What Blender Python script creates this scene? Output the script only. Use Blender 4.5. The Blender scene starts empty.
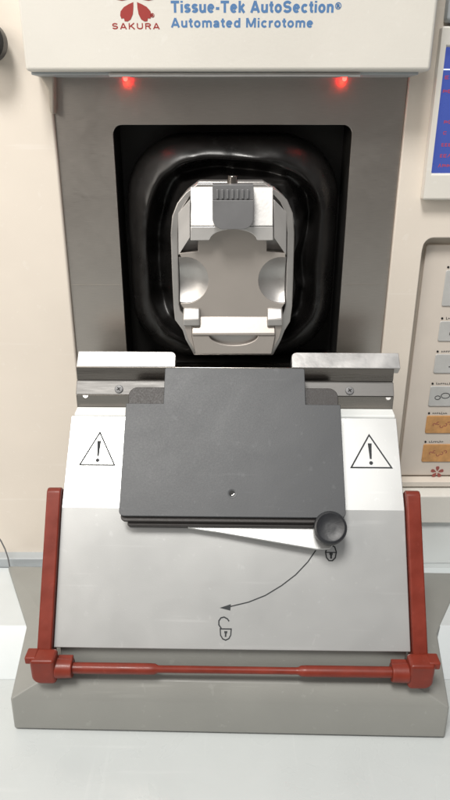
import bpy, bmesh, math, random
from mathutils import Vector, Matrix, noise
random.seed(4)
R = math.radians
sc = bpy.context.scene
COL = sc.collection
# All lengths below are in centimetres, measured from the lens: x right, y away from the viewer, z up.
CM = 0.01
ZO = 26.52                                  # lens height above the table (cm)
PITCH = R(23.0)
F = 645.0                                   # focal length in pixels of the 450 x 800 photo
CP_, SP_ = math.cos(PITCH), math.sin(PITCH)

def ray(u, v):
    x = (u - 225.0) / F; w = (400.0 - v) / F
    return Vector((x, CP_ + w * SP_, -SP_ + w * CP_))
def aty(u, v, y):                            # surveyed point on the vertical plane at distance y
    d = ray(u, v); return d * (y / d.y)
class Plane:
    """a flat face of the machine: origin, right, up and outward normal"""
    def __init__(s, o, up, right=(1, 0, 0)):
        s.o = Vector(o); s.ex = Vector(right).normalized(); s.ey = Vector(up).normalized(); s.en = s.ex.cross(s.ey).normalized()
    def loc(s, u, v):
        d = ray(u, v); t = s.o.dot(s.en) / d.dot(s.en); q = d * t - s.o
        return (q.dot(s.ex), q.dot(s.ey))
    def p(s, a, b, n=0.0): return s.o + s.ex * a + s.ey * b + s.en * n
    def off(s, n): 
        q = Plane(s.o + s.en * n, s.ey, s.ex); return q
def vert(y): return Plane((0, y, 0), (0, 0, 1))

# ------------------------------------------------------------------ materials
def mat(name, col, rough=0.5, metal=0.0, nscale=40, nvar=0.06, bump=0.02, bscale=300, spec=0.5, brush=None, rvar=0.08, emit=None, coat=0.0, wear=0.0, smudge=0.0):
    m = bpy.data.materials.new(name); m.use_nodes = True
    nt = m.node_tree; b = nt.nodes['Principled BSDF']
    b.inputs['Metallic'].default_value = metal
    b.inputs['Specular IOR Level'].default_value = spec
    b.inputs['Coat Weight'].default_value = coat
    tc = nt.nodes.new('ShaderNodeTexCoord')
    mp = nt.nodes.new('ShaderNodeMapping'); nt.links.new(tc.outputs['Object'], mp.inputs['Vector'])
    if brush: mp.inputs['Scale'].default_value = brush
    n1 = nt.nodes.new('ShaderNodeTexNoise'); n1.inputs['Scale'].default_value = nscale; n1.inputs['Detail'].default_value = 6
    nt.links.new(mp.outputs['Vector'], n1.inputs['Vector'])
    mr = nt.nodes.new('ShaderNodeMapRange')
    mr.inputs['From Min'].default_value = 0.3; mr.inputs['From Max'].default_value = 0.7
    mr.inputs['To Min'].default_value = 1 - nvar; mr.inputs['To Max'].default_value = 1 + nvar
    nt.links.new(n1.outputs['Fac'], mr.inputs['Value'])
    mx = nt.nodes.new('ShaderNodeVectorMath'); mx.operation = 'SCALE'
    mx.inputs[0].default_value = col
    nt.links.new(mr.outputs['Result'], mx.inputs['Scale'])
    if wear:                                  # fine scratches where the coating is rubbed lighter
        last = mx.outputs['Vector']
        for k, (rot, sc_) in enumerate((((.4, .5, .9), (14, 260, 260)), ((.2, -.7, -.5), (220, 12, 220)), ((0, 0, 0), (90, 90, 90)))):
            ma = nt.nodes.new('ShaderNodeMapping'); ma.inputs['Rotation'].default_value = rot; ma.inputs['Scale'].default_value = sc_; ma.inputs['Location'].default_value = (k * 3.1, k, k)
            nt.links.new(tc.outputs['Object'], ma.inputs['Vector'])
            ns = nt.nodes.new('ShaderNodeTexNoise'); ns.inputs['Scale'].default_value = 1 if k < 2 else 4; ns.inputs['Detail'].default_value = 3
            nt.links.new(ma.outputs['Vector'], ns.inputs['Vector'])
            th = nt.nodes.new('ShaderNodeMapRange'); th.inputs['From Min'].default_value = .66 if k < 2 else .70; th.inputs['From Max'].default_value = .74 if k < 2 else .75; th.inputs['To Max'].default_value = wear
            nt.links.new(ns.outputs['Fac'], th.inputs['Value'])
            mxx = nt.nodes.new('ShaderNodeMix'); mxx.data_type = 'RGBA'
            nt.links.new(th.outputs['Result'], mxx.inputs['Factor']); nt.links.new(last, mxx.inputs['A'])
            mxx.inputs['B'].default_value = tuple(min(1, c * 2.0 + .06) for c in col) + (1,)
            last = mxx.outputs['Result']
        nt.links.new(last, b.inputs['Base Color'])
    else: nt.links.new(mx.outputs['Vector'], b.inputs['Base Color'])
    n2 = nt.nodes.new('ShaderNodeTexNoise'); n2.inputs['Scale'].default_value = bscale; n2.inputs['Detail'].default_value = 4
    nt.links.new(mp.outputs['Vector'], n2.inputs['Vector'])
    m2 = nt.nodes.new('ShaderNodeMapRange')
    m2.inputs['From Min'].default_value = 0.3; m2.inputs['From Max'].default_value = 0.7
    m2.inputs['To Min'].default_value = max(0.02, rough - rvar); m2.inputs['To Max'].default_value = rough + rvar
    nt.links.new(n1.outputs['Fac'], m2.inputs['Value']); 
    if smudge:                                # finger marks: patches of different gloss
        n3 = nt.nodes.new('ShaderNodeTexNoise'); n3.inputs['Scale'].default_value = 32; n3.inputs['Detail'].default_value = 5; n3.inputs['Distortion'].default_value = 1.2
        nt.links.new(tc.outputs['Object'], n3.inputs['Vector'])
        m3 = nt.nodes.new('ShaderNodeMapRange'); m3.inputs['From Min'].default_value = .35; m3.inputs['From Max'].default_value = .7; m3.inputs['To Min'].default_value = -smudge; m3.inputs['To Max'].default_value = smudge
        nt.links.new(n3.outputs['Fac'], m3.inputs['Value'])
        ad = nt.nodes.new('ShaderNodeMath'); ad.operation = 'ADD'; ad.use_clamp = True
        nt.links.new(m2.outputs['Result'], ad.inputs[0]); nt.links.new(m3.outputs['Result'], ad.inputs[1]); nt.links.new(ad.outputs[0], b.inputs['Roughness'])
    else: nt.links.new(m2.outputs['Result'], b.inputs['Roughness'])
    if bump:
        bp = nt.nodes.new('ShaderNodeBump'); bp.inputs['Strength'].default_value = bump; bp.inputs['Distance'].default_value = 0.001
        nt.links.new(n2.outputs['Fac'], bp.inputs['Height']); nt.links.new(bp.outputs['Normal'], b.inputs['Normal'])
    if emit:
        b.inputs['Emission Color'].default_value = (*emit[0], 1); b.inputs['Emission Strength'].default_value = emit[1]
    return m

M = dict(
 cream=mat('cream_paint', (.70, .635, .56), .5, nscale=18, nvar=.03, wear=.08, smudge=.06, bump=.06, bscale=900),
 hood=mat('hood_paint', (.67, .645, .595), .5, wear=.08, smudge=.06, nscale=18, nvar=.03, bump=.06, bscale=900),
 cream_dk=mat('shaded_cream', (.47, .42, .36), .5, nscale=18, nvar=.03, bump=.06, bscale=900),  # darker copy of the cream, shade put into the colour
 keypad=mat('keypad_film', (.60, .54, .48), .45, nscale=60, nvar=.03, bump=.03),
 steel=mat('brushed_steel', (.50, .465, .43), .36, 1.0, nscale=60, nvar=.05, bump=.07, bscale=160, brush=(3, 1, 80), rvar=.03, smudge=.02),
 polished=mat('polished_steel', (.26, .24, .22), .24, 1.0, nscale=60, nvar=.1, bump=.02, brush=(.3, 4, 4)),
 rubber=mat('black_rubber', (.009, .0083, .008), .32, spec=.36, nscale=50, nvar=.4, bump=.30, bscale=75, rvar=.08, smudge=.06, wear=.10),
 dark=mat('black_recess', (.010, .009, .008), .6, nscale=50, nvar=.2, bump=.05),
 alu=mat('machined_aluminium', (.66, .645, .63), .38, .6, nscale=70, nvar=.04, bump=.04, bscale=600, rvar=.05),
 alu_mid=mat('shaded_aluminium', (.46, .445, .43), .42, .8, nscale=70, nvar=.05, bump=.05, bscale=600, rvar=.06, smudge=.05),  # darker aluminium: shading of the clamp frame put into the colour
 alu_dk=mat('dull_shaded_steel', (.40, .365, .335), .45, .5, nscale=40, nvar=.03, bump=.03, bscale=700, rvar=.04),  # darker metal, also carries the shade of down-facing clamp parts
 panel=mat('satin_aluminium', (.53, .535, .53), .39, .66, nscale=30, nvar=.015, bump=.03, bscale=2200, rvar=.02, wear=.10, smudge=.02),
 rail=mat('satin_rail', (.52, .51, .50), .34, .85, nscale=90, nvar=.05, bump=.04, bscale=500, rvar=.06),
 rail_mid=mat('brushed_rail', (.17, .165, .16), .5, .55, nscale=90, nvar=.06, bump=.03, bscale=500, brush=(1, 8, 8)),
 plate=mat('charcoal_coating', (.047, .050, .055), .5, nscale=1300, nvar=.10, bump=.03, bscale=1600, rvar=.03, wear=.16, smudge=.02),
 plate_dk=mat('shaded_charcoal', (.030, .026, .025), .55, nscale=1300, nvar=.2, bump=.08, bscale=1400),  # darker coating: shade under the front layer put into the colour
 tab=mat('grey_plastic', (.16, .16, .165), .45, nscale=80, nvar=.06, bump=.05, bscale=800),
 knob=mat('black_plastic', (.014, .015, .018), .38, nscale=80, nvar=.2, bump=.06, bscale=700),
 red=mat('red_enamel', (.165, .019, .008), .46, nscale=110, nvar=.16, bump=.06, bscale=260, coat=.05, spec=.4, wear=.10, smudge=.08),
 base=mat('grey_enamel', (.245, .245, .228), .5, wear=.10, smudge=.08, nscale=30, nvar=.05, bump=.06, bscale=900),
 white=mat('white_enamel_lit_ledge', (.70, .72, .71), .4, nscale=25, nvar=.03, bump=.04, bscale=500),
 tray=mat('white_tray', (.60, .635, .645), .35, smudge=.05, nscale=25, nvar=.03, bump=.03, bscale=500),
 table=mat('white_laminate', (.475, .50, .50), .3, smudge=.08, wear=.04, nscale=25, nvar=.03, bump=.03, bscale=500),
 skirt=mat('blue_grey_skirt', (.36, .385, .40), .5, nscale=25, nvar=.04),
 maroon=mat('maroon_print', (.30, .030, .025), .6, bump=0),
 blue=mat('blue_print', (.08, .185, .38), .6, bump=0),
 ink=mat('grey_print', (.05, .053, .056), .8, bump=0, spec=.05),
 inkp=mat('faint_print', (.30, .08, .07), .6, bump=0),
 orange=mat('orange_film', (.52, .27, .10), .45, nscale=180, nvar=.22, bump=.04),
 greyk=mat('grey_film', (.45, .45, .44), .45, nscale=120, nvar=.08, bump=.04),
 screen=mat('lit_screen', (.02, .03, .09), .25, nscale=90, nvar=.1, bump=0, emit=((.06, .10, .42), .75)),
 screen_txt=mat('lit_red_text', (.2, .02, .02), .4, bump=0, emit=((.5, .08, .16), .45)),
 screen_line=mat('lit_white_line', (.5, .5, .5), .4, bump=0, emit=((.7, .8, 1), .9)),
 led=mat('lit_led', (.5, .02, .01), .3, bump=0, emit=((1, .008, .006), 45)),
 hole=mat('dark_hole', (.004, .004, .004), .7, bump=0),
)

# ------------------------------------------------------------------ builders
ORI = {}                                     # object -> its origin in cm (before its thing's rotation)
def w2(p): return Vector((p[0] * CM, p[1] * CM, (p[2] + ZO) * CM))
def thing(name, label, cat, loc, rotz=0.0, group=None):
    o = bpy.data.objects.new(name, None); COL.objects.link(o)
    o.empty_display_size = .02
    o.location = w2(loc); o.rotation_euler = (0, 0, rotz)
    o['label'] = label; o['category'] = cat
    if group: o['group'] = group
    ORI[o] = Vector(loc); return o
def obj(name, bm, m, parent=None, bevel=0.0, seg=2, smooth=35, label=None):
    bmesh.ops.recalc_face_normals(bm, faces=bm.faces[:])
    c = Vector((0, 0, 0))
    lo = Vector((min(v.co[i] for v in bm.verts) for i in range(3))); hi = Vector((max(v.co[i] for v in bm.verts) for i in range(3)))
    c = (lo + hi) / 2
    for v in bm.verts: v.co = (v.co - c) * CM
    me = bpy.data.meshes.new(name); bm.to_mesh(me); bm.free()
    for p in me.polygons: p.use_smooth = True
    me.set_sharp_from_angle(angle=R(smooth))
    me.materials.append(m)
    o = bpy.data.objects.new(name, me); COL.objects.link(o)
    if parent:
        o.parent = parent; o.location = (c - ORI[parent]) * CM
    else: o.location = w2(c)
    ORI[o] = c
    if bevel:
        b = o.modifiers.new('soft_edges', 'BEVEL'); b.width = bevel * CM; b.segments = seg; b.limit_method = 'ANGLE'; b.angle_limit = R(30)
        b.harden_normals = False
    if label: o['label'] = label
    return o
def prism(bm, pl, pts, n0, n1):              # polygon pts (a,b) in plane pl, between the normal offsets n0 and n1
    A = [bm.verts.new(pl.p(a, b, n0)) for a, b in pts]; B = [bm.verts.new(pl.p(a, b, n1)) for a, b in pts]
    bm.faces.new(A[::-1]); bm.faces.new(B); k = len(pts)
    for i in range(k): bm.faces.new((A[i], A[(i + 1) % k], B[(i + 1) % k], B[i]))
    return bm
def frame(bm, pl, out, inn, n0, n1):         # a ring between two outlines with equal counts
    k = len(out)
    vs = [[bm.verts.new(pl.p(a, b, n)) for a, b in q] for n in (n0, n1) for q in (out, inn)]
    o0, i0, o1, i1 = vs
    for i in range(k):
        j = (i + 1) % k
        bm.faces.new((o1[i], o1[j], i1[j], i1[i])); bm.faces.new((o0[i], i0[i], i0[j], o0[j]))
        bm.faces.new((o0[i], o0[j], o1[j], o1[i])); bm.faces.new((i0[i], i1[i], i1[j], i0[j]))
    return bm
def profile(bm, yz, x0, x1):                 # outline in (y,z) run along x
    pl = Plane((0, 0, 0), (0, 0, 1), (0, 1, 0))
    return prism(bm, pl, yz, x0, x1)
def box(bm, x0, x1, y0, y1, z0, z1):
    return profile(bm, [(y0, z0), (y1, z0), (y1, z1), (y0, z1)], x0, x1)
def rrect(x0, x1, y0, y1, r, n=6, rs=None):
    rs = rs or (r, r, r, r); pts = []
    for (cx, cy, a), q in zip(((x1, y1, 0), (x0, y1, 90), (x0, y0, 180), (x1, y0, 270)), rs):
        sx = -1 if cx == x1 else 1; sy = -1 if cy == y1 else 1
        for i in range(n + 1):
            t = R(a + 90 * i / n); pts.append((cx + sx * q + q * math.cos(t), cy + sy * q + q * math.sin(t)))
    return pts
def disc(cx, cy, r, n=28, a0=0, a1=360):
    full = abs(a1 - a0) >= 360
    return [(cx + r * math.cos(R(a0 + (a1 - a0) * i / (n if full else n - 1))), cy + r * math.sin(R(a0 + (a1 - a0) * i / (n if full else n - 1)))) for i in range(n)]
def tube(bm, p0, p1, r0, r1=None, n=20):
    r1 = r0 if r1 is None else r1
    p0, p1 = Vector(p0), Vector(p1); d = (p1 - p0).normalized()
    a = d.orthogonal().normalized(); b = d.cross(a)
    A = []; B = []
    for i in range(n):
        t = 2 * math.pi * i / n; e = a * math.cos(t) + b * math.sin(t)
        A.append(bm.verts.new(p0 + e * r0)); B.append(bm.verts.new(p1 + e * r1))
    bm.faces.new(A[::-1]); bm.faces.new(B)
    for i in range(n): bm.faces.new((A[i], A[(i + 1) % n], B[(i + 1) % n], B[i]))
    return bm
def lathe(bm, c, axis, rz, n=36):            # (radius, height) pairs revolved round axis
    c = Vector(c); d = Vector(axis).normalized(); a = d.orthogonal().normalized(); b = d.cross(a); rings = []
    for r, h in rz:
        rings.append([bm.verts.new(c + d * h + (a * math.cos(2 * math.pi * i / n) + b * math.sin(2 * math.pi * i / n)) * r) for i in range(n)])
    for q in range(len(rings) - 1):
        for i in range(n): bm.faces.new((rings[q][i], rings[q][(i + 1) % n], rings[q + 1][(i + 1) % n], rings[q + 1][i]))
    bm.faces.new(rings[0][::-1]); bm.faces.new(rings[-1]); return bm
def stroke(bm, pl, pts, wd, n0=0.0, n1=0.012, closed=False):   # a printed line of width wd
    k = len(pts); L = []; Rr = []
    for i in range(k):
        p = Vector(pts[i]); 
        a = Vector(pts[(i - 1) % k]) if (closed or i > 0) else p
        b = Vector(pts[(i + 1) % k]) if (closed or i < k - 1) else p
        d1 = (p - a).normalized() if (p - a).length > 1e-9 else (b - p).normalized()
        d2 = (b - p).normalized() if (b - p).length > 1e-9 else d1
        d = (d1 + d2).normalized(); nn = Vector((-d.y, d.x)); s = wd / 2 / max(.35, nn.dot(Vector((-d1.y, d1.x))))
        L.append(p + nn * s); Rr.append(p - nn * s)
    m = k if closed else k - 1
    T = [[bm.verts.new(pl.p(q.x, q.y, n)) for q in s] for n in (n0, n1) for s in (L, Rr)]
    l0, r0, l1, r1 = T
    for i in range(m):
        j = (i + 1) % k
        bm.faces.new((l1[i], r1[i], r1[j], l1[j])); bm.faces.new((l0[i], l1[i], l1[j], l0[j])); bm.faces.new((r0[i], r0[j], r1[j], r1[i]))
    return bm
def lettering(bm, pl, s, a, b, width=None, height=None, bold=0.0, n=0.012, space=1.0):
    """text with its left end on (a,b), cap height and width in cm"""
    cu = bpy.data.curves.new('lettering', 'FONT'); cu.body = s; cu.size = 1; cu.space_character = space
    cu.resolution_u = 3
    t = bpy.data.objects.new('lettering', cu); COL.objects.link(t)
    bpy.context.view_layer.update()
    dg = bpy.context.evaluated_depsgraph_get(); me = bpy.data.meshes.new_from_object(t.evaluated_get(dg))
    xs = [v.co.x for v in me.vertices]; ys = [v.co.y for v in me.vertices]
    x0, x1, y1 = min(xs), max(xs), max(ys)
    sx = width / (x1 - x0); sy = height / .73 if height else sx
    for q, (dx, dy) in enumerate(((0, 0), (-1, .5), (1, -.5), (-.5, -.6), (.5, .6)) if bold else ((0, 0),)):   # heavier strokes: the face laid over itself
        vs = [bm.verts.new(pl.p(a + (v.co.x - x0) * sx + dx * bold, b + v.co.y * sy + dy * bold * .6, n + q * .003)) for v in me.vertices]
        for p in me.polygons:
            try: bm.faces.new([vs[i] for i in p.vertices])
            except ValueError: pass
    bpy.data.objects.remove(t); bpy.data.curves.remove(cu); bpy.data.meshes.remove(me)
    return bm
NB = bmesh.new

# ------------------------------------------------------------------ table
tb = obj('table_surface', box(NB(), -90, 90, -45, 75, -30, -ZO), M['table'], None, .2)
tb['kind'] = 'structure'

# ------------------------------------------------------------------ the microtome
mt = thing('microtome', 'cream laboratory microtome with steel front panel and printed hood', 'microtome', (0, 40, -ZO))
YW = 35.1                                    # cream front
YS = 35.3                                    # steel panel
YH = 33.0                                    # hood front
SX0, SX1 = -8.55, 8.98                       # steel panel sides
KX0 = 10.15
# housing: cream walls either side, behind everything
h = NB(); box(h, -26, SX0, YW, 62, -25.9, 16)
obj('side_wall', h, M['cream'], mt, .12, 3)
V = vert(YW)
# right wall with a sunk keypad; the outline is a ring round the recess
kx = lambda u, v: V.loc(u, v)[0]
kz = lambda u, v: V.loc(u, v)[1]
ktop, kbot, kl, kr = kz(424, 238), kz(400, 482), kx(420, 270), 19.5
h = NB()
inn = rrect(kl, kr, kbot, ktop, .55)
out = []
for i, (a, b) in enumerate(inn):
    q = i // 7
    out.append(((24 if q in (0, 3) else SX1 + .02), (16 if q in (0, 1) else kbot - .35)))
# spread outer points so no two coincide
for q in range(4):
    for i in range(7):
        a, b = out[q * 7 + i]; t = (i - 3) * .05
        if q == 0: out[q * 7 + i] = (a - max(t, 0), b + min(t, 0))
        if q == 1: out[q * 7 + i] = (a - min(t, 0), b - max(t, 0))
        if q == 2: out[q * 7 + i] = (a + max(t, 0), b - min(t, 0))
        if q == 3: out[q * 7 + i] = (a + min(t, 0), b + max(t, 0))
frame(h, V, out, inn, -1.2, 0)
obj('side_wall', h, M['cream'], mt, .1, 3)
h = NB(); box(h, SX1 + .02, 24, YW + 1.25, 62, kbot - .35, 16); obj('cabinet', h, M['cream'], mt, .1)
# keypad face in the recess
VK = vert(YW + .62)
kf = NB(); prism(kf, VK, rrect(kl + .38, kr - .3, kbot + .12, ktop - .45, .18), -.62, 0)
kp = obj('keypad', kf, M['keypad'], mt, .05)
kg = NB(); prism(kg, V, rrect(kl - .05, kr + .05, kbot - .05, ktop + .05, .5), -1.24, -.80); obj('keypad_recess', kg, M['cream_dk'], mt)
keys = [(446, 270, 306, 'greyk'), (440, 321, 341, 'greyk'), (435.5, 354, 373, 'greyk'), (430.5, 386, 406, 'greyk'), (427, 415.5, 433, 'orange'), (423.5, 444, 461.5, 'orange')]
for u, v0, v1, m in keys:
    a, b1 = VK.loc(u, v0); _, b0 = VK.loc(u, v1)
    k = NB(); prism(k, VK, rrect(a, a + 2.6, b0, b1, .10), -.02, .06)
    kk = obj('key', k, M[m], kp, .03, label='orange key' if m == 'orange' else None)
    k = NB()
    cx, cy = a + .95, (b0 + b1) / 2
    i_ = keys.index((u, v0, v1, m))
    if i_ in (0, 1): stroke(k, VK, [(cx - .3, cy - .05), (cx - .3, cy - .2), (cx + .3, cy - .2)], .05, .055, .07); prism(k, VK, [(cx - .1, cy + .05), (cx + .2, cy + .05), (cx + .05, cy + .24)], .05, .071)
    elif i_ == 2: stroke(k, VK, [(cx + .1, cy + .22), (cx + .1, cy + .02)], .07, .055, .07); stroke(k, VK, [(cx - .1, cy - .18), (cx + .3, cy - .18)], .06, .055, .07)
    elif i_ == 3:
        stroke(k, VK, [(cx + .26 * math.cos(R(t)), cy + .05 + .17 * math.sin(R(t))) for t in range(0, 360, 30)], .04, .055, .07, True); stroke(k, VK, [(cx - .45 + .16 * math.cos(R(t)), cy - .08 + .12 * math.sin(R(t))) for t in range(0, 360, 30)], .04, .055, .0715, True)
    else:
        for q in range(5): stroke(k, VK, [(cx + (q - 2) * .22 + .1 * math.cos(R(t + q * 70)), cy + .12 * math.sin(q * 2.1) + .09 * math.sin(R(t + q * 70))) for t in range(0, 260, 40)], .035, .055, .07)
    obj('symbol', k, M['ink'] if m == 'greyk' else M['inkp'], kp)
    k = NB(); prism(k, VK, disc(a + .10, b1 + .16, .062, 14), -.01, .03); obj('indicator', k, M['hole'], kp)
    k = NB()
    for q in range(7):
        x = a + .34 + q * .13; up = random.choice((.10, .14, .10))
        stroke(k, VK, [(x, b1 + .10), (x, b1 + .10 + up)], .028, 0, .012); stroke(k, VK, [(x, b1 + .10 + random.choice((0, .05, .09))), (x + .08, b1 + .10 + random.choice((0, .05, .09)))], .026, 0, .0135)
    obj('caption', k, M['ink'], kp)
def blossom(bm, pl, cx, cy, r, n=.012):      # five notched petals round a small stamen gap
    for k in range(5):
        a = R(90 + 72 * k); d = Vector((math.cos(a), math.sin(a))); s = Vector((-d.y, d.x))
        prof = [(.14, 0), (.32, .12), (.55, .24), (.78, .27), (.93, .20), (1.0, .09), (.92, 0), (1.0, -.09), (.93, -.20), (.78, -.27), (.55, -.24), (.32, -.12)]
        q = [Vector((cx, cy)) + d * (p * r) + s * (w * r) for p, w in prof]
        prism(bm, pl, [(p.x, p.y) for p in q], 0.0, n)
a, b = VK.loc(437, 472); k = NB(); blossom(k, VK, a, b, .42); obj('emblem', k, M['inkp'], kp)
a, b = VK.loc(428.5, 481); k = NB(); lettering(k, VK, 'SAKURA', a, b - .02, .78, .10, .02); obj('maker_name', k, M['inkp'], kp)
# ledge and lower strip under the keypad
h = NB(); profile(h, [(YW - .5, kbot - 2.7), (YW - .5, kbot - .75), (YW + .3, kbot - .38), (YW + 3, kbot - .38), (YW + 3, kbot - 2.7)], SX1 + .1, 24)
obj('ledge', h, M['hood'], mt, .06)
h = NB(); box(h, SX1 + .1, 24, YW - .2, 60, -ZO, kbot - 2.72); obj('lower_strip', h, M['white'], mt, .06)
h = NB(); box(h, -26, SX0 - .1, YW - .7, 60, -ZO, -25.75); obj('skirt', h, M['skirt'], mt, .08)
# steel panel with rounded opening
VS = vert(YS)
ox0, ox1, oz1, oz0 = -5.66, 6.42, .06, -12.7
inn = rrect(ox0, ox1, oz0, oz1, .45)
out = []
for i in range(28):
    q = i // 7; t = (i % 7 - 3) * .3
    X = SX1 if q in (0, 3) else SX0; Z = 2.9 if q in (0, 1) else -23.8
    if q == 0: X -= max(t, 0); Z += min(t, 0)
    if q == 1: X -= min(t, 0); Z -= max(t, 0)
    if q == 2: X += max(t, 0); Z -= min(t, 0)
    if q == 3: X += min(t, 0); Z += max(t, 0)
    out.append((X, Z))
h = NB(); frame(h, VS, out, inn, -.22, 0); sp = obj('steel_panel', h, M['steel'], mt, .03)
zs = VS.loc(85, 285)[1]
for x0, x1 in ((SX0 + .02, ox0 - .02), (ox1 + .02, SX1 - .02)):
    h = NB(); box(h, x0, x1, YS - .025, YS + .02, zs - .018, zs + .018); obj('seam', h, M['steel'], sp)
h = NB(); box(h, ox0 - .6, ox1 + .6, YS + 2.6, YS + 3.0, oz0 - .6, oz1 + .6)
for s in ((ox0 - .6, ox0 - .02), (ox1 + .02, ox1 + .6)): box(h, s[0], s[1], YS + .25, YS + 2.58, oz0 - .6, oz1 + .6)
box(h, ox0 - .02, ox1 + .02, YS + .25, YS + 2.58, oz1 + .02, oz1 + .6); box(h, ox0 - .02, ox1 + .02, YS + .25, YS + 2.58, oz0 - .6, oz0 - .02)
obj('recess_box', h, M['dark'], mt)
# rubber bellows: folds of rounded square section
rings = [(.0, 37.85, 3.3), (.03, 36.6, 3.3), (.16, 36.0, 3.3), (.42, 35.5, 3.2), (.75, 35.1, 3.1), (1.02, 34.86, 3.0), (1.2, 34.8, 2.95), (1.32, 34.95, 2.9), (1.38, 35.4, 2.85), (1.5, 36.1, 2.7),
         (1.75, 36.5, 2.6), (2.0, 36.0, 2.5), (2.25, 35.3, 2.3), (2.5, 34.95, 2.1), (2.75, 35.0, 2.0), (2.95, 35.3, 1.9), (3.2, 35.8, 1.8)]
bx0, bx1, bz0, bz1 = -5.36, 6.2, -12.6, -.30
bm = NB(); RG = []
for ins, y, rad in rings:
    pts = rrect(bx0 + ins, bx1 - ins, bz0 + ins, bz1 - ins, rad, 14)
    # even spacing on the straight runs
    P = []
    for i, p in enumerate(pts):
        q = pts[(i + 1) % len(pts)]; d = math.hypot(q[0] - p[0], q[1] - p[1])
        P.append(p)
        if d > 1:
            for s in range(1, 8): P.append((p[0] + (q[0] - p[0]) * s / 8, p[1] + (q[1] - p[1]) * s / 8))
    ring = []
    f = .30 * min(1, ins / .8) + 1.5 * max(0, min(1, (ins - 1.1) / .6))
    for (a, b) in P:
        nz = noise.noise(Vector((a * .55, b * .55, 3 + ins * .45))) * .55 + noise.noise(Vector((a * 1.5, b * 1.5, 7 + ins))) * .22
        nz += -1.3 * max(0, .16 - abs(noise.noise(Vector((a * .9 + 4, b * .9, ins * .25))))) * min(1, ins)
        n2 = noise.noise(Vector((a * .5 + 9, b * .5, ins * .4)))
        cx, cz = (bx0 + bx1) / 2, (bz0 + bz1) / 2; dv = Vector((a - cx, b - cz)).normalized()
        fold = .95 * math.exp(-((a - 3.1) / 1.5) ** 2 - ((b + 2.3) / .75) ** 2) + .7 * math.exp(-((a + 2.4) / .9) ** 2 - ((b + 3.0) / 1.0) ** 2) + .6 * math.exp(-((a - 3.6) / .8) ** 2 - ((b + 9.6) / 1.6) ** 2)
        if ins > 1.35: y0 = y - fold
        else: y0 = y
        ring.append(bm.verts.new((a + dv.x * n2 * .22 * f, y0 + nz * .75 * f, b + dv.y * n2 * .22 * f)))
    RG.append(ring)
k = min(len(r) for r in RG)
for q in range(len(RG) - 1):
    for i in range(k): bm.faces.new((RG[q][i], RG[q][(i + 1) % k], RG[q + 1][(i + 1) % k], RG[q + 1][i]))
be = obj('bellows', bm, M['rubber'], mt, smooth=180)
sb = be.modifiers.new('round', 'SUBSURF'); sb.levels = 2; sb.render_levels = 2
# hood
HX0, HX1 = -9.12, 9.40; HZ = 2.30
h = NB(); box(h, HX0, HX1, YH, YS + 6, HZ + .02, 16); hd = obj('hood', h, M['hood'], mt, .16, 4)
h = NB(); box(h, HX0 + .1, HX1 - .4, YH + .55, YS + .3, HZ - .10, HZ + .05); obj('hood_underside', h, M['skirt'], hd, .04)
h = NB()                                      # gusset at the left end, its shade put into a darker colour
g = [(HX0 + .12, HZ + .05), (SX0 + .30, HZ + .05), (SX0 + .12, .55), (SX0 - .08, .6), (HX0 + .5, 1.6)]
prism(h, vert(YW), g, -.3, .35); obj('shaded_gusset', h, M['cream_dk'], mt, .08)
VH = vert(YH)
def hl(u, v): return VH.loc(u, v)
k = NB(); a, b = hl(135, -.8); blossom(k, VH, a, b, hl(157, 20)[0] - hl(135, 20)[0]); obj('emblem', k, M['maroon'], hd)
def el(cx, cy, rx, ry, a0, a1, n=14): return [(cx + rx * math.cos(R(a0 + (a1 - a0) * i / n)), cy + ry * math.sin(R(a0 + (a1 - a0) * i / n))) for i in range(n + 1)]
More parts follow.
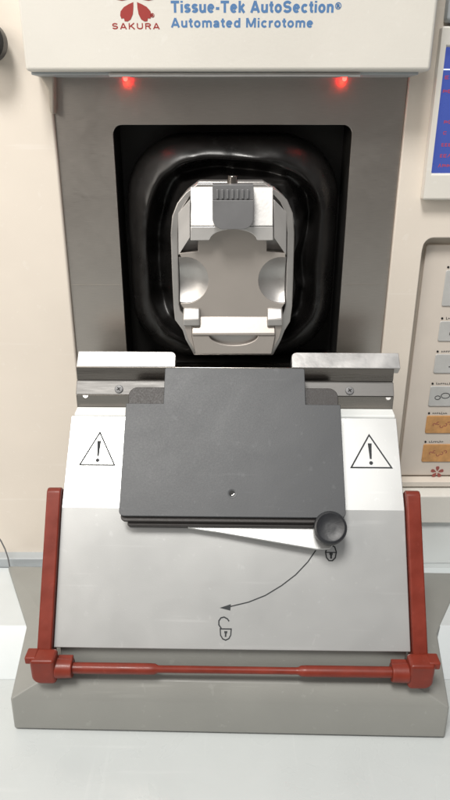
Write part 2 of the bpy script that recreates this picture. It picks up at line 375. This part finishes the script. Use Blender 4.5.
GL = {   # sans-serif letters as stroke centre lines: width, strokes (cap height 1)
 'T': (.64, [[(0, .9), (.64, .9)], [(.32, .9), (.32, 0)]]),
 'i': (.2, [[(.1, 0), (.1, .73)], [(.1, .84), (.1, 1)]]),
 's': (.48, [el(.25, .515, .16, .135, 20, 235, 10) + el(.235, .235, .17, .135, 50, -160, 10)]),
 'S': (.66, [el(.33, .70, .235, .205, 20, 250, 12) + el(.32, .30, .24, .205, 62, -160, 12)]),
 'u': (.54, [[(.1, .73)] + el(.26, .27, .16, .18, 180, 300, 8) + [(.42, .22)], [(.44, .73), (.44, 0)]]),
 'e': (.54, [[(.08, .38), (.46, .38)], el(.27, .37, .185, .28, 0, 318, 18)]),
 'k': (.50, [[(.1, 0), (.1, 1)], [(.43, .73), (.13, .30)], [(.2, .42), (.45, 0)]]),
 'A': (.72, [[(.07, 0), (.36, .99)], [(.65, 0), (.36, .99)], [(.17, .29), (.55, .29)]]),
 't': (.32, [[(.16, .95), (.16, .22), (.2, .12), (.32, .09)], [(.0, .65), (.32, .65)]]),
 'o': (.56, [el(.28, .37, .19, .28, 0, 360, 20)]),
 'c': (.52, [el(.28, .37, .19, .28, 42, 318, 16)]),
 'n': (.54, [[(.1, 0), (.1, .73)], [(.1, .42)] + el(.27, .46, .17, .19, 160, 0, 8) + [(.44, 0)]]),
 'd': (.56, [el(.27, .37, .18, .28, 0, 360, 20), [(.46, 0), (.46, 1)]]),
 'M': (.84, [[(.1, 0), (.1, 1)], [(.12, .99), (.42, .08)], [(.72, .99), (.42, .08)], [(.74, 0), (.74, 1)]]),
 'r': (.36, [[(.1, 0), (.1, .73)], [(.1, .42), (.16, .56), (.24, .63), (.36, .65)]]),
 'm': (.82, [[(.1, 0), (.1, .73)], [(.1, .45)] + el(.25, .48, .16, .17, 160, 0, 8) + [(.41, 0)], [(.41, .45)] + el(.57, .48, .16, .17, 160, 0, 8) + [(.73, 0)]]),
 'a': (.53, [[(.08, .50), (.13, .60), (.25, .65), (.37, .60), (.42, .48), (.42, 0)], [(.42, .42), (.25, .37), (.12, .30), (.09, .2), (.14, .11), (.25, .09), (.36, .15), (.42, .26)]]),
 '-': (.30, [[(.02, .36), (.29, .36)]]),
 'U': (.70, [[(.1, 1)] + el(.35, .35, .25, .26, 180, 360, 12) + [(.6, 1)]]),
 'K': (.68, [[(.1, 0), (.1, 1)], [(.6, 1), (.13, .40)], [(.26, .56), (.63, 0)]]),
 'R': (.66, [[(.1, 0), (.1, 1)], [(.1, .9), (.38, .9), (.52, .84), (.56, .71), (.52, .58), (.38, .51), (.1, .51)], [(.36, .51), (.58, 0)]]),
 ' ': (.24, []),
}
def print_line(name, s, u0, u1, v, cap, m, wd, gap=.09):
    a, b = hl(u0, v); a1, _ = hl(u1, v); _, b1 = hl(u0, v - cap); H = b1 - b
    W = sum(GL[c][0] + gap for c in s) - gap; fx = (a1 - a) / W
    k = NB(); x = 0; q = 0
    for c in s:
        w_, st = GL[c]
        for line in st:
            q += 1; stroke(k, VH, [(a + (x + px) * fx, b + py * H) for px, py in line], wd * H, 0, .004 + (q % 4) * .0006)
        x += w_ + gap
    return obj(name, k, M[m], hd)
print_line('maker_name', 'SAKURA', 112, 160, 29.3, 6.2, 'maroon', .22, .14)
print_line('product_name', 'Tissue-Tek AutoSection', 171, 333.5, 12.8, 12.0, 'blue', .235)
print_line('product_subtitle', 'Automated Microtome', 171, 313, 27.6, 9.6, 'blue', .235)
for u0, u1, v, cap, m in ((334.8, 341.6, 9.5, 7.0, 'blue'), (150.6, 154.4, 17.6, 3.6, 'maroon')):   # registered marks
    a, b = hl(u0, v); a1, b1 = hl(u1, v - cap); k = NB(); r = (a1 - a) / 2
    stroke(k, VH, disc(a + r, b + r, r * .86, 20), .035 if m == 'blue' else .022, 0, .012, True)
    lettering(k, VH, 'R', a + r * .62, b + r * .55, r * .85, r * .95, .02); obj('registered_mark', k, M[m], hd)
# sensor strip and the two red lamps below the hood
h = NB(); x0, x1 = -5.35, 6.25
tube(h, (x0, YH + .3, HZ - .12), (x1, YH + .3, HZ - .12), .095); ss = obj('sensor_strip', h, M['rail'], mt, .02)
for u, v in ((125.5, 81), (344.5, 79)):
    p = aty(u, v, YS - .42)
    p.z = HZ - .30
    k = NB(); lathe(k, p + Vector((0, 0, .22)), (0, 0, -1), [(.11, 0), (.11, .14), (.08, .19), (.03, .21)], 16); obj('sensor_lamp', k, M['led'], ss)
    L = bpy.data.lights.new('sensor_glow', 'SPOT'); L.spot_size = R(110); L.spot_blend = .8; L.color = (1, .05, .02); L.energy = .0032; L.shadow_soft_size = .0015
    lo = bpy.data.objects.new('sensor_glow', L); COL.objects.link(lo); lo.rotation_euler = (R(28), 0, 0); lo.location = w2((p.x, YS - .30, HZ - .22))
# display
VD = vert(YW - .55)
def dl(u, v): return VD.loc(u, v)
dx0 = dl(439, 110)[0]; dz1 = dl(450, 46.5)[1]; dz0 = dl(450, 173.5)[1]
bez0 = dl(425, 200)[1]
inn = [(19, dz1), (dx0, dz1), (dx0, dz0), (19, dz0)]
ou = [(20, dz1 + .85), (dx0 - .28, dz1 + .85), (dx0 - .28, bez0), (20, bez0)]
h = NB(); frame(h, VD, ou, inn, -.55, 0); ds = obj('display', h, M['hood'], mt, .09, 3)
h = NB(); prism(h, VD, [(19.1, dz1 + .05), (dx0 - .05, dz1 + .05), (dx0 - .05, dz0 - .05), (19.1, dz0 - .05)], -.5, -.28); scn = obj('screen', h, M['screen'], ds)
k = NB(); _, b = dl(446, 69); prism(k, VD, [(dx0 + .04, b - .03), (18.8, b - .03), (18.8, b + .03), (dx0 + .04, b + .03)], -.275, -.265); obj('screen_rule', k, M['screen_line'], ds)
k = NB()
for v, u in ((77, 447), (91, 445), (122, 446), (133, 445), (145, 443.5), (156, 442), (166, 440)):
    a, b = dl(u, v)
    x = a
    for q in range(9):
        wd = random.choice((.10, .14, .17)); kind = random.randrange(4)
        if kind == 0: st = [[(0, -.09), (0, .09)], [(0, .08), (1, .08)], [(0, 0), (.8, 0)], [(0, -.08), (1, -.08)]]
        elif kind == 1: st = [[(0, -.09), (0, .09)], [(0, .07), (1, .04), (1, -.03), (.1, -.01)]]
        elif kind == 2: st = [[(.9, .06), (.2, .08), (0, 0), (.2, -.08), (.9, -.06)]]
        else: st = [[(0, -.09), (.5, .09), (1, -.09)]]
        for n_, line in enumerate(st): stroke(k, VD, [(x + px * wd, b + py * .8) for px, py in line], .032, -.275, -.262 + n_ * .001)
        x += wd + (.07 if random.random() < .8 else .22)
obj('screen_text', k, M['screen_txt'], ds)
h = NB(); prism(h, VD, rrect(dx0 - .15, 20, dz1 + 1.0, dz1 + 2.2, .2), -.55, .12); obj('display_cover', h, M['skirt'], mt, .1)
# hand knob at the far left of the wall
p = aty(-11.5, 42, YW - .6); p.y = YW
k = NB(); lathe(k, p, (0, -1, 0), [(.55, 0), (.55, .35), (.86, .45), (.88, 1.15), (.78, 1.3), (.3, 1.34)]); obj('knob', k, M['knob'], mt)
# thin dark curve at the far left
k = NB(); pts = [aty(u, v, 33.6) for u, v in ((-9, 528), (-4, 534), (1, 541), (5, 549), (8, 558), (9.5, 566))]
for p0, p1 in zip(pts, pts[1:]): tube(k, p0, p1 + (p1 - p0) * .05, .045, .045, 10)
obj('curved_line', k, M['tab'], mt)
# grey base plate: waisted outline with a sloping front, and the white chassis under it
YAW = R(-1.0)
zb, zr, zf = -23.8, -24.62, -26.40
low = [(-10.0, 21.90, zf), (10.35, 21.90, zf), (11.0, 26.5, zf), (14.7, 33.5, zf), (-14.15, 33.5, zf), (-10.6, 26.5, zf)]
rim = [(-10.0, 22.02, zr), (10.35, 22.02, zr), (11.0, 26.5, zr + .25), (14.7, 33.5, -25.98), (-14.15, 33.5, -25.98), (-10.6, 26.5, zr + .25)]
top = [(-8.45, 22.55, zb), (8.75, 22.55, zb), (9.6, 26.2, zb), (14.5, 33.4, -25.85), (-13.95, 33.4, -25.85), (-9.3, 26.2, zb)]
bm = NB()
A = [bm.verts.new(p) for p in low]; B = [bm.verts.new(p) for p in rim]; C = [bm.verts.new(p) for p in top]
n = len(A); bm.faces.new(A[::-1]); bm.faces.new(C)
for i in range(n):
    j = (i + 1) % n
    bm.faces.new((A[i], A[j], B[j], B[i])); bm.faces.new((B[i], B[j], C[j], C[i]))
YB = R(-1.4)
def yaw(bm, c=(.4, 23, 0)):
    bmesh.ops.rotate(bm, cent=Vector(c), matrix=Matrix.Rotation(YB, 3, 'Z'), verts=bm.verts[:]); return bm
bp_ = obj('base_plate', yaw(bm), M['base'], mt, .16, 4)
bm = NB(); box(bm, -9.6, 9.9, 22.25, 30, -ZO, zf - .005); obj('base_gap_shade', yaw(bm), M['dark'], bp_)  # black sheet added for the shadow line under the base
bm = NB(); profile(bm, [(25.2, -ZO), (25.9, -25.6), (27.0, -24.55), (34.35, -26.42), (34.35, -ZO)], -26, 26); obj('tray', bm, M['tray'], mt, .5, 4)

# ------------------------------------------------------------------ specimen clamp on the bellows
YC = 31.0
cl = thing('specimen_clamp', 'silver metal specimen clamp with grey release tab against the black bellows', 'clamp', (.4, 34, -10.8))
VC = vert(YC)
def c2(x, y, pl=VC): return pl.loc(150 + x / 2.8125, 160 + y / 2.8125)
def depth(bm, pts, y0, y1, pl=VC): return prism(bm, pl, [c2(*p) for p in pts], YC - y1, YC - y0)
outer = [(322, 66), (134, 66), (100, 92), (76, 122), (62, 158), (58, 205), (62, 330), (66, 412), (70, 450), (92, 480), (100, 505), (124, 549),
         (346, 549), (368, 508), (378, 482), (394, 455), (400, 412), (403, 330), (406, 205), (402, 150), (386, 112), (360, 88)]
inner = [(318, 78), (140, 78), (114, 100), (98, 124), (82, 152), (78, 205), (80, 330), (82, 405), (86, 425), (104, 445), (116, 470), (132, 500),
         (336, 500), (350, 475), (360, 455), (374, 430), (382, 405), (384, 330), (386, 205), (380, 146), (366, 118), (346, 98)]
V7 = vert(31.72)
bm = NB(); frame(bm, V7, [c2(*p, V7) for p in outer], [c2(*p, V7) for p in inner], -.55, 0); obj('clamp_frame', bm, M['alu_mid'], cl, .05, 3)
bm = NB(); depth(bm, outer, YC + 1.27, YC + 2.4); tube(bm, (.42, 33.45, -6.6), (.42, 38, -6.6), 2.0, 2.0, 40); obj('clamp_body', bm, M['alu_mid'], cl, .08, 3)
# steel face with round bites on both sides and an arched top
face = [(330, 222), (330, 262), (383, 268)]
face += [(372 + 66 * math.cos(R(t)), 345 + 66 * math.sin(R(t))) for t in range(-80, -281, -10)]
face += [(380, 412), (356, 452), (114, 452), (84, 412)]
face += [(98 + 66 * math.cos(R(t)), 345 + 66 * math.sin(R(t))) for t in range(100, -101, -10)]
face += [(80, 268), (134, 262), (134, 222)] + [(234 - 65 * math.cos(R(t)), 225 - 29 * math.sin(R(t))) for t in range(0, 181, 12)]
bm = NB(); depth(bm, face, YC + .5, YC + 1.25); obj('specimen_face', bm, M['alu_dk'], cl, .03)
for cx in (98, 372):                          # dished finger recesses at the bites
    q = c2(cx, 345); rr = c2(cx + 66, 345)[0] - q[0]
    bm = NB(); lathe(bm, (q[0], YC + .60, q[1]), (0, -1, 0), [(rr, -.62), (rr, 0), (rr * .94, -.05), (rr * .8, -.19), (rr * .6, -.33), (rr * .35, -.43), (.01, -.47)], 48)
    xc = c2(80 if cx < 200 else 384, 345)[0]; sgn = 1 if cx < 200 else -1
    bmesh.ops.bisect_plane(bm, geom=bm.verts[:] + bm.edges[:] + bm.faces[:], plane_co=(xc, 0, 0), plane_no=(sgn, 0, 0), clear_inner=True)
    bmesh.ops.holes_fill(bm, edges=[e for e in bm.edges if e.is_boundary], sides=0)
    obj('finger_recess', bm, M['alu_mid'], cl, smooth=60)
# upper jaw: sloping bright face over an arched lip
def jaw_pt(x, y, yy): return vert(yy).loc(150 + x / 2.8125, 160 + y / 2.8125)
bm = NB(); z1 = jaw_pt(230, 76, 31.66)[1]; z2 = jaw_pt(230, 186, 30.95)[1]; xa = c2(114, 180)[0]; xb = c2(346, 180)[0]
profile(bm, [(31.66, z1), (30.97, z2), (31.82, z2), (32.1, z1)], xa, xb); obj('upper_jaw', bm, M['alu'], cl, .03)
lip = [(346, 187), (346, 226), (302, 226)] + [(234 + 66 * math.cos(R(t)), 226 - 31 * math.sin(R(t))) for t in range(6, 175, 12)] + [(166, 226), (114, 226), (114, 187)]
bm = NB(); depth(bm, lip, YC - .02, YC + .49); obj('jaw_lip', bm, M['alu'], cl, .03)
for sx in (0, 1):                            # slanted cheeks beside the jaw
    q = [(79, 150), (112, 112), (112, 218), (80, 268)] if not sx else [(349, 112), (384, 148), (383, 268), (349, 218)]
    bm = NB(); ys = [31.68, 31.2, 31.1, 31.68] if not sx else [31.2, 31.68, 31.68, 31.1]
    f = [bm.verts.new((*(lambda a: (a[0],))(jaw_pt(x, y, yy)), yy, jaw_pt(x, y, yy)[1])) for (x, y), yy in zip(q, ys)]
    g = [bm.verts.new(v.co + Vector((0, .45, 0))) for v in f]
    bm.faces.new(f); bm.faces.new(g[::-1])
    for i in range(4): bm.faces.new((f[i], g[i], g[(i + 1) % 4], f[(i + 1) % 4]))
    obj('cheek', bm, M['alu'], cl, .02)
# lower jaw: bright shelf, notch, front with its shade put into the colour
z1 = jaw_pt(230, 440, 31.5)[1]; z2 = jaw_pt(230, 488, 30.95)[1]; z3 = jaw_pt(230, 548, 31.15)[1]
bm = NB(); profile(bm, [(31.5, z1), (30.97, z2), (30.97, z2 - .12), (31.86, z2 - .12), (31.86, z1)], c2(118, 460)[0], c2(352, 460)[0]); obj('lower_jaw', bm, M['alu_dk'], cl, .03)
fr = [(352, 494), (330, 494), (304, 494)] + [(235 + 69 * math.cos(R(t)), 494 + 28 * math.sin(R(t))) for t in range(0, 181, 15)][1:] + [(140, 494), (118, 494), (128, 546), (342, 546)]
bm = NB(); depth(bm, fr, YC + .02, YC + .75); obj('jaw_front', bm, M['alu_dk'], cl, .03)
bm = NB(); depth(bm, [(305, 489), (165, 489), (165, 530), (305, 530)], YC + .3, YC + .8); obj('notch_insert', bm, M['alu_mid'], cl, .02)
for sx in (0, 1):
    x0, x1 = (84, 140) if not sx else (330, 382)
    bm = NB(); zz = jaw_pt(x0, 416, 31.45)[1]; z4 = jaw_pt(x0, 448, 31.02)[1]; z5 = jaw_pt(x0, 468, 31.02)[1]
    profile(bm, [(31.45, zz), (31.02, z4), (31.02, z5), (31.95, z5), (31.95, zz)], c2(x0 + (8 if not sx else 0), 440)[0], c2(x1 - (8 if sx else 0), 440)[0]); obj('corner_block', bm, M['alu_mid'], cl, .08, 3)
    bm = NB(); q = [(96, 468), (118, 462), (118, 498), (126, 540), (106, 504)]
    if sx: q = [(470 - x, y) for x, y in q][::-1]
    depth(bm, q, YC + .15, YC + .7); obj('corner_facet', bm, M['alu_dk'], cl, .03)
# grey release tab with grooves
bm = NB()
ta = rrect(c2(176, 100)[0], c2(290, 100)[0], c2(230, 190)[1], c2(230, 110)[1], .5, 8, (.02, .02, .48, .48))
prism(bm, VC, ta, .08, .55)
box(bm, c2(176, 100)[0], c2(290, 100)[0], YC - .42, YC + .5, c2(230, 110)[1] + .005, c2(230, 68)[1])
tbx = obj('release_tab', bm, M['tab'], cl, .06, 3)
bm = NB()
for q in range(7):
    x = c2(190 + q * 14, 90)[0]; box(bm, x - .05, x + .05, YC - .50, YC - .40, c2(230, 106)[1], c2(230, 80)[1])
obj('grip_ribs', bm, M['tab'], tbx, .02)
bm = NB(); q = c2(232, 60); tube(bm, (q[0], YC + .5, q[1] - .3), (q[0], YC + .5, q[1] + .22), .26, .22); obj('bolt', bm, M['polished'], cl, .04)

# ------------------------------------------------------------------ knife holder
kh = thing('knife_holder', 'sloped silver knife holder with charcoal plate and red finger guard standing on grey base', 'knife holder', (.4, 26, -23.8), YAW)
BX0, BX1 = .4 - 8.25, .4 + 8.25
PA, PB, PC = (23.06, -22.40), (26.66, -17.04), (29.99, -13.67)
bm = NB(); profile(bm, [(23.30, -23.8), (23.30, -22.3), (26.75, -17.35), (30.1, -14.0), (31.2, -13.3), (32.2, -11.9), (33.2, -12.2), (33.2, -23.8)], BX0 + .12, BX1 - .12)
obj('block_body', bm, M['base'], kh, .05)
lo_pl = Plane((0, *PA), (0, PB[0] - PA[0], PB[1] - PA[1])); up_pl = Plane((0, *PB), (0, PC[0] - PB[0], PC[1] - PB[1]))
bm = NB(); nl, nu = lo_pl.en, up_pl.en
def inset(p, d, nn): return (p[0] - nn.y * d, p[1] - nn.z * d)
mid = ((nl + nu) / 2).normalized()
profile(bm, [PA, PB, PC, inset(PC, .22, nu), inset(PB, .22, mid), inset(PA, .22, nl)], BX0 - .1, BX1)
fp = obj('front_panel', bm, M['panel'], kh, .03, 2, smooth=4)
fp.modifiers[0].angle_limit = R(40)
# printed marks on the panel
def warn(u0, v0):
    k = NB(); a0, b0 = up_pl.loc(u0 - 18.5, v0 + 18); a1, b1 = up_pl.loc(u0 + 18.5, v0 - 14.5); c = (a0 + a1) / 2
    stroke(k, up_pl, [(a0, b0), (a1, b0), (c, b1)], .072, 0, .012, True)
    h = b1 - b0
    prism(k, up_pl, [(c - .095, b0 + h * .74), (c - .045, b0 + h * .26), (c + .045, b0 + h * .26), (c + .095, b0 + h * .74)], 0, .012)
    prism(k, up_pl, disc(c, b0 + h * .14, .095, 16), 0, .012)
    obj('warning_symbol', k, M['ink'], fp)
warn(97, 448); warn(368.6, 448.5)
k = NB()
arc = [(316, 549), (308, 561), (296, 574), (282, 585), (266, 595), (249, 602), (231, 606.5)]
stroke(k, lo_pl, [lo_pl.loc(*p) for p in arc], .052)
prism(k, lo_pl, [lo_pl.loc(*p) for p in ((220.5, 608), (231.5, 604.2), (231, 610.6))], 0, .012)
obj('arrow', k, M['ink'], fp)
def padlock(u, v, is_open, s=1.0):
    k = NB(); L = lambda x, y: lo_pl.loc(u + x * s, v + y * s)
    if is_open:
        stroke(k, lo_pl, [L(*p) for p in ((-5.2, -1), (5.8, -1), (5.4, 5), (3.6, 8.6), (.4, 10.2), (-2.6, 9), (-4.8, 5.4))], .055, 0, .012, True)
        stroke(k, lo_pl, [L(*p) for p in ((-4.2, -1.5), (-6.6, -5), (-6.6, -9), (-4.6, -12), (-1.4, -12.8), (2, -11), (3.6, -8.6))], .06)
        stroke(k, lo_pl, [L(*p) for p in ((.4, 2), (.2, 7))], .075); prism(k, lo_pl, [L(*p) for p in ((-1.2, 1.2), (2, 1.2), (1.8, 3.4), (-1, 3.4))], 0, .0125)
    else:
        stroke(k, lo_pl, [L(*p) for p in ((-5.5, -2), (-4.6, 3.4), (-2, 6.6), (1.4, 6.6), (4.2, 3.6), (5.2, -2), (3.6, -7), (0, -9), (-3.6, -7))], .06, 0, .012, True)
        stroke(k, lo_pl, [L(*p) for p in ((-5.4, -1.6), (5.2, -1.6))], .05)
        stroke(k, lo_pl, [L(*p) for p in ((0, -.6), (0, 4.6))], .09); prism(k, lo_pl, disc(*L(0, -.2), .085, 12), 0, .0125)
    obj('padlock_symbol', k, M['ink'], fp)
padlock(226.3, 630, True); padlock(331, 553, False)
# knife rail behind the plate: stepped profile, light and dark of its faces put into the band colours
rp = [(30.02, -13.60), (30.66, -13.42), (30.74, -12.79), (31.22, -12.16), (31.30, -11.44), (32.3, -11.44), (32.3, -13.6)]
bm = NB(); profile(bm, [(30.02, -13.82), (30.0, -13.62), (30.08, -13.55), (30.70, -13.47), (30.70, -13.82)], BX0 + .06, BX1 - .06); obj('rail_ledge', bm, M['white'], kh, .04)  # white colour stands in for light on the up-facing metal
bm = NB(); profile(bm, [(30.72, -13.8), (30.76, -12.80), (31.3, -12.80), (31.3, -13.8)], BX0 + .04, BX1 - .04); obj('lower_rail', bm, M['polished'], kh, .03)
bm = NB(); profile(bm, [(30.70, -12.78), (31.14, -12.19), (31.6, -12.19), (31.6, -12.78)], BX0 + .04, BX1 - .04); mr_ = obj('middle_rail', bm, M['rail_mid'], kh, .03)
bm = NB(); profile(bm, [(31.22, -12.17), (31.28, -11.46), (32.1, -11.46), (32.1, -12.17)], BX0 + .04, BX1 - .04); obj('upper_rail', bm, M['polished'], kh, .03)
ear_pl = Plane((0, 31.26, -11.44), (0, .72, .62))
for u0, u1, s in ((74, 174, 0), (290, 396, 1)):
    a0, b0 = ear_pl.loc(u0, 367); a1, b1 = ear_pl.loc(u1, 352)
    b0 = 0.0
    rs = (.03, .28, .03, .03) if s else (.28, .03, .03, .03)
    bm = NB(); prism(bm, ear_pl, rrect(a0, a1, b0, b1, .2, 6, rs), -.55, 0); obj('rail_ear', bm, M['rail'], kh, .05, 3)
n_mid = Plane((0, 30.70, -12.78), (0, .44, .59))
for u in (117, 347.5):
    a, b = n_mid.loc(u, 390)
    k = NB(); lathe(k, n_mid.p(a, b, -.05), n_mid.en, [(.22, 0), (.22, .09), (.19, .13), (.12, .14)], 20); sw = obj('screw', k, M['tab'], mr_)
    k = NB()
    for t in (35, 125): 
        d = Vector((math.cos(R(t)), math.sin(R(t)))) * .11
        stroke(k, n_mid, [(a - d.x, b - d.y), (a + d.x, b + d.y)], .05, .08, .095)
    obj('screw_slot', k, M['hole'], mr_)
for u in (83.5, 386):
    a, b = n_mid.loc(u, 396.5); k = NB(); prism(k, n_mid, disc(a, b, .13, 12, 180, 360), -.1, .03); obj('rail_nick', k, M['alu'], mr_)
# charcoal pressure plate in two layers
pp = Plane((.0, 25.51, -16.64), (0, 4.29, 4.70))
L = lambda u, v: pp.loc(u, v)
xl, xr = L(118.5, 516)[0], L(346, 516)[0]
zt, zsld, zbk = L(233, 368)[1], L(233, 404)[1], L(233, 386)[1]
tl, tr = L(163.3, 372)[0], L(303, 372)[0]
bot = L(233, 517)[1]
def corner(cx, cy, r, a0, n=6): return [(cx + r * math.cos(R(a0 + 90 * i / n)), cy + r * math.sin(R(a0 + 90 * i / n))) for i in range(n + 1)]
T = corner(xl + .25, bot + .25, .25, 180) + corner(xr - .25, bot + .25, .25, 270) + [(xr, zsld)] + [(tr, zsld)] + corner(tr - .1, zt - .1, .1, 0) + corner(tl + .1, zt - .1, .1, 90) + [(tl, zsld), (xl, zsld)]
bm = NB(); prism(bm, pp, T, -.22, 0); plt_ = obj('pressure_plate', bm, M['plate'], kh, .025, 2)
bm = NB(); prism(bm, pp, rrect(xl + .06, xr - .06, bot - .20, zbk, .3, 6, (.45, .45, .2, .2)), -.50, -.225); obj('backing_plate', bm, M['plate_dk'], kh, .03)
bm = NB(); prism(bm, pp, [(xl + .35, bot - .36), (xr - 1.3, bot - .36), (xr - 1.3, zbk - .4), (xl + .35, zbk - .4)], -1.2, -.51); obj('plate_support', bm, M['plate_dk'], kh, .04)  # reaches below the plate as its dark shadow band
a, b = L(232, 493.5)
k = NB(); lathe(k, pp.p(a, b, -.02), pp.en, [(.22, 0), (.22, .035), (.15, .03), (.13, .0221)], 24); obj('hole_rim', k, M['plate'], plt_)
k = NB(); prism(k, pp, disc(a, b, .135, 20), .0, .026); obj('screw_hole', k, M['hole'], plt_)
k = NB(); stroke(k, pp, [(a - .03, b - .1), (a + .06, b - .07), (a + .1, b)], .03, .02, .032); obj('screw_thread', k, M['alu'], plt_)
k = NB(); q = pp.p(L(228, 517)[0], bot, -.36); box(k, q.x - .2, q.x + .2, q.y - .05, q.y + .1, q.z - .08, q.z + .05); obj('stop_pin', k, M['alu_dk'], kh, .02)
# clamping lever with its black knob
lv = lo_pl.off(.62)
lv = Plane(lv.p(*lv.loc(290, 540)), (0, PC[0] - PB[0], PC[1] - PB[1]))
q = [lv.loc(*p) for p in ((188, 523), (316, 524), (338, 520), (340, 536), (330, 548), (317, 548.5), (222, 533), (188, 528.5))]
bm = NB(); prism(bm, lv, q, -.30, 0); le = obj('lever', bm, M['panel'], kh, .03, 2)
a, b = lv.loc(200, 512)
bm = NB(); tube(bm, lv.p(a, b, -.95), lv.p(a, b, .1), .35); obj('lever_pivot', bm, M['alu_dk'], le, .03)
kd = (Vector((0, 0, 0)) - lv.p(*lv.loc(329, 529), 0)).normalized(); kd = (kd + lv.en * 1.2 + Vector((.02, 0, 0))).normalized()
c = lv.p(*lv.loc(328.5, 529), -.02)
k = NB(); lathe(k, c, kd, [(.42, 0), (.46, .3), (.72, .38), (.76, .5), (.76, 1.05), (.72, 1.15), (.64, 1.19), (.60, 1.165), (.2, 1.16)], 44); obj('lever_knob', k, M['knob'], le)
# red finger guard: two arms, elbow joints and a stepped crossbar
gd_n = lo_pl.en
arm_pl = Plane((0, *PA), (0, PB[0] - PA[0], PB[1] - PA[1]))
fg = None
bar_y, bar_z = 22.35, -22.92
xs_ = (.4 - 9.06, .4 - 8.38), (.4 + 8.30, .4 + 8.98)
bm = NB(); J = (.4 - 8.6 + 1.0, .4 + 8.6 - 1.0); cxm = .4
def barpt(x): return (x, bar_y, bar_z)
lathe(bm, barpt(J[0] - .1), (1, 0, 0), [(.25, 0), (.25, 3.9), (.235, 4.15), (.165, 4.3), (.16, 10.6), (.165, 10.7), (.235, 10.85), (.25, 11.1), (.25, J[1] - J[0] + .2)], 28)
fg = obj('finger_guard', bm, M['red'], kh, smooth=30)
armn = .45
for s, (x0, x1) in enumerate(xs_):
    b0 = .1; b1 = arm_pl.loc(55 if not s else 412, 492)[1]
    bm = NB(); pl2 = Plane((0, *PA), (0, PB[0] - PA[0], PB[1] - PA[1]))
    # side outline of the arm in the (slope, normal) plane, run along x
    side = Plane(pl2.o, pl2.en, pl2.ey)
    prism(bm, side, [(b0 - .9, -.75), (b1, -.75), (b1 + .15, -.1), (b1 + .12, .12), (b1 - .05, .26), (b0 - .9, .26)], -x1, -x0) if side.en.x < 0 else prism(bm, side, [(b0 - .9, -.75), (b1, -.75), (b1 + .15, -.1), (b1 + .12, .12), (b1 - .05, .26), (b0 - .9, .26)], x0, x1)
    obj('side_arm', bm, M['red'], fg, .07, 3)
    sg = -1 if not s else 1; xm = (x0 + x1) / 2 - sg * .12
    bm = NB(); prism(bm, vert(0), rrect(xm - .56, xm + .56, bar_z - .62, bar_z + .78, .22, 6, (.15, .15, .42, .2) if not s else (.15, .15, .2, .42)), -(bar_y + .42), -(bar_y - .42))
    obj('elbow_joint', bm, M['red'], fg, .15, 5)
    bm = NB(); box(bm, xm + sg * .3, xm + sg * .82, bar_y - .25, bar_y + .4, bar_z + .42, bar_z + .80) if s else box(bm, xm - .82, xm - .3, bar_y - .25, bar_y + .4, bar_z + .42, bar_z + .80)
    obj('joint_lug', bm, M['red'], fg, .07, 3)
    bm = NB(); e = xm - sg * .5; tube(bm, (e, bar_y, bar_z), (e - sg * .78, bar_y, bar_z), .46, .43, 28); box(bm, min(e, e - sg * .78) + .03, max(e, e - sg * .78) - .03, bar_y - .1, bar_y + .42, bar_z - .36, bar_z + .40)
    obj('collar', bm, M['red'], fg, .05, 3)

# ------------------------------------------------------------------ light
w = bpy.data.worlds.new('World'); sc.world = w; w.use_nodes = True
nt = w.node_tree; bg = nt.nodes['Background']
tc = nt.nodes.new('ShaderNodeTexCoord'); sx = nt.nodes.new('ShaderNodeSeparateXYZ'); nt.links.new(tc.outputs['Generated'], sx.inputs[0])
mr = nt.nodes.new('ShaderNodeMapRange'); mr.inputs['From Min'].default_value = -1; mr.inputs['From Max'].default_value = 1
nt.links.new(sx.outputs['Z'], mr.inputs['Value'])
cr = nt.nodes.new('ShaderNodeValToRGB'); nt.links.new(mr.outputs['Result'], cr.inputs['Fac'])
e = cr.color_ramp.elements
e[0].position = .25; e[0].color = (.16, .14, .125, 1); e[1].position = .95; e[1].color = (.80, .82, .84, 1)
x = e.new(.5); x.color = (.34, .31, .285, 1); x = e.new(.7); x.color = (.55, .54, .53, 1)
nt.links.new(cr.outputs['Color'], bg.inputs['Color']); bg.inputs['Strength'].default_value = .45
def area(name, loc, target, size, energy, col):
    L = bpy.data.lights.new(name, 'AREA'); L.shape = 'RECTANGLE'; L.size, L.size_y = size[0] * CM, size[1] * CM; L.energy = energy; L.color = col
    o = bpy.data.objects.new(name, L); COL.objects.link(o); o.location = w2(loc)
    o.rotation_euler = (w2(target) - w2(loc)).to_track_quat('-Z', 'Y').to_euler(); return o
area('ceiling_lamp', (-25, -46, 128), (0, 28, -12), (42, 38), 27, (1, .975, .93))
area('left_fill', (-52, -8, 30), (-9, 34, -4), (40, 50), 3.0, (1, .93, .84))  # added warm fill that brightens the left wall, no known source

# ------------------------------------------------------------------ camera
cd = bpy.data.cameras.new('camera'); co = bpy.data.objects.new('camera', cd); COL.objects.link(co)
cd.sensor_fit = 'VERTICAL'; cd.sensor_height = 36; cd.lens = 36 * F / 800; cd.clip_start = .005; cd.clip_end = 100
co.location = w2((0, 0, 0)); co.rotation_euler = (R(90) - PITCH, 0, 0)
sc.camera = co
sc.view_settings.view_transform = 'Standard'; sc.view_settings.look = 'None'; sc.view_settings.exposure = 0; sc.view_settings.gamma = 1
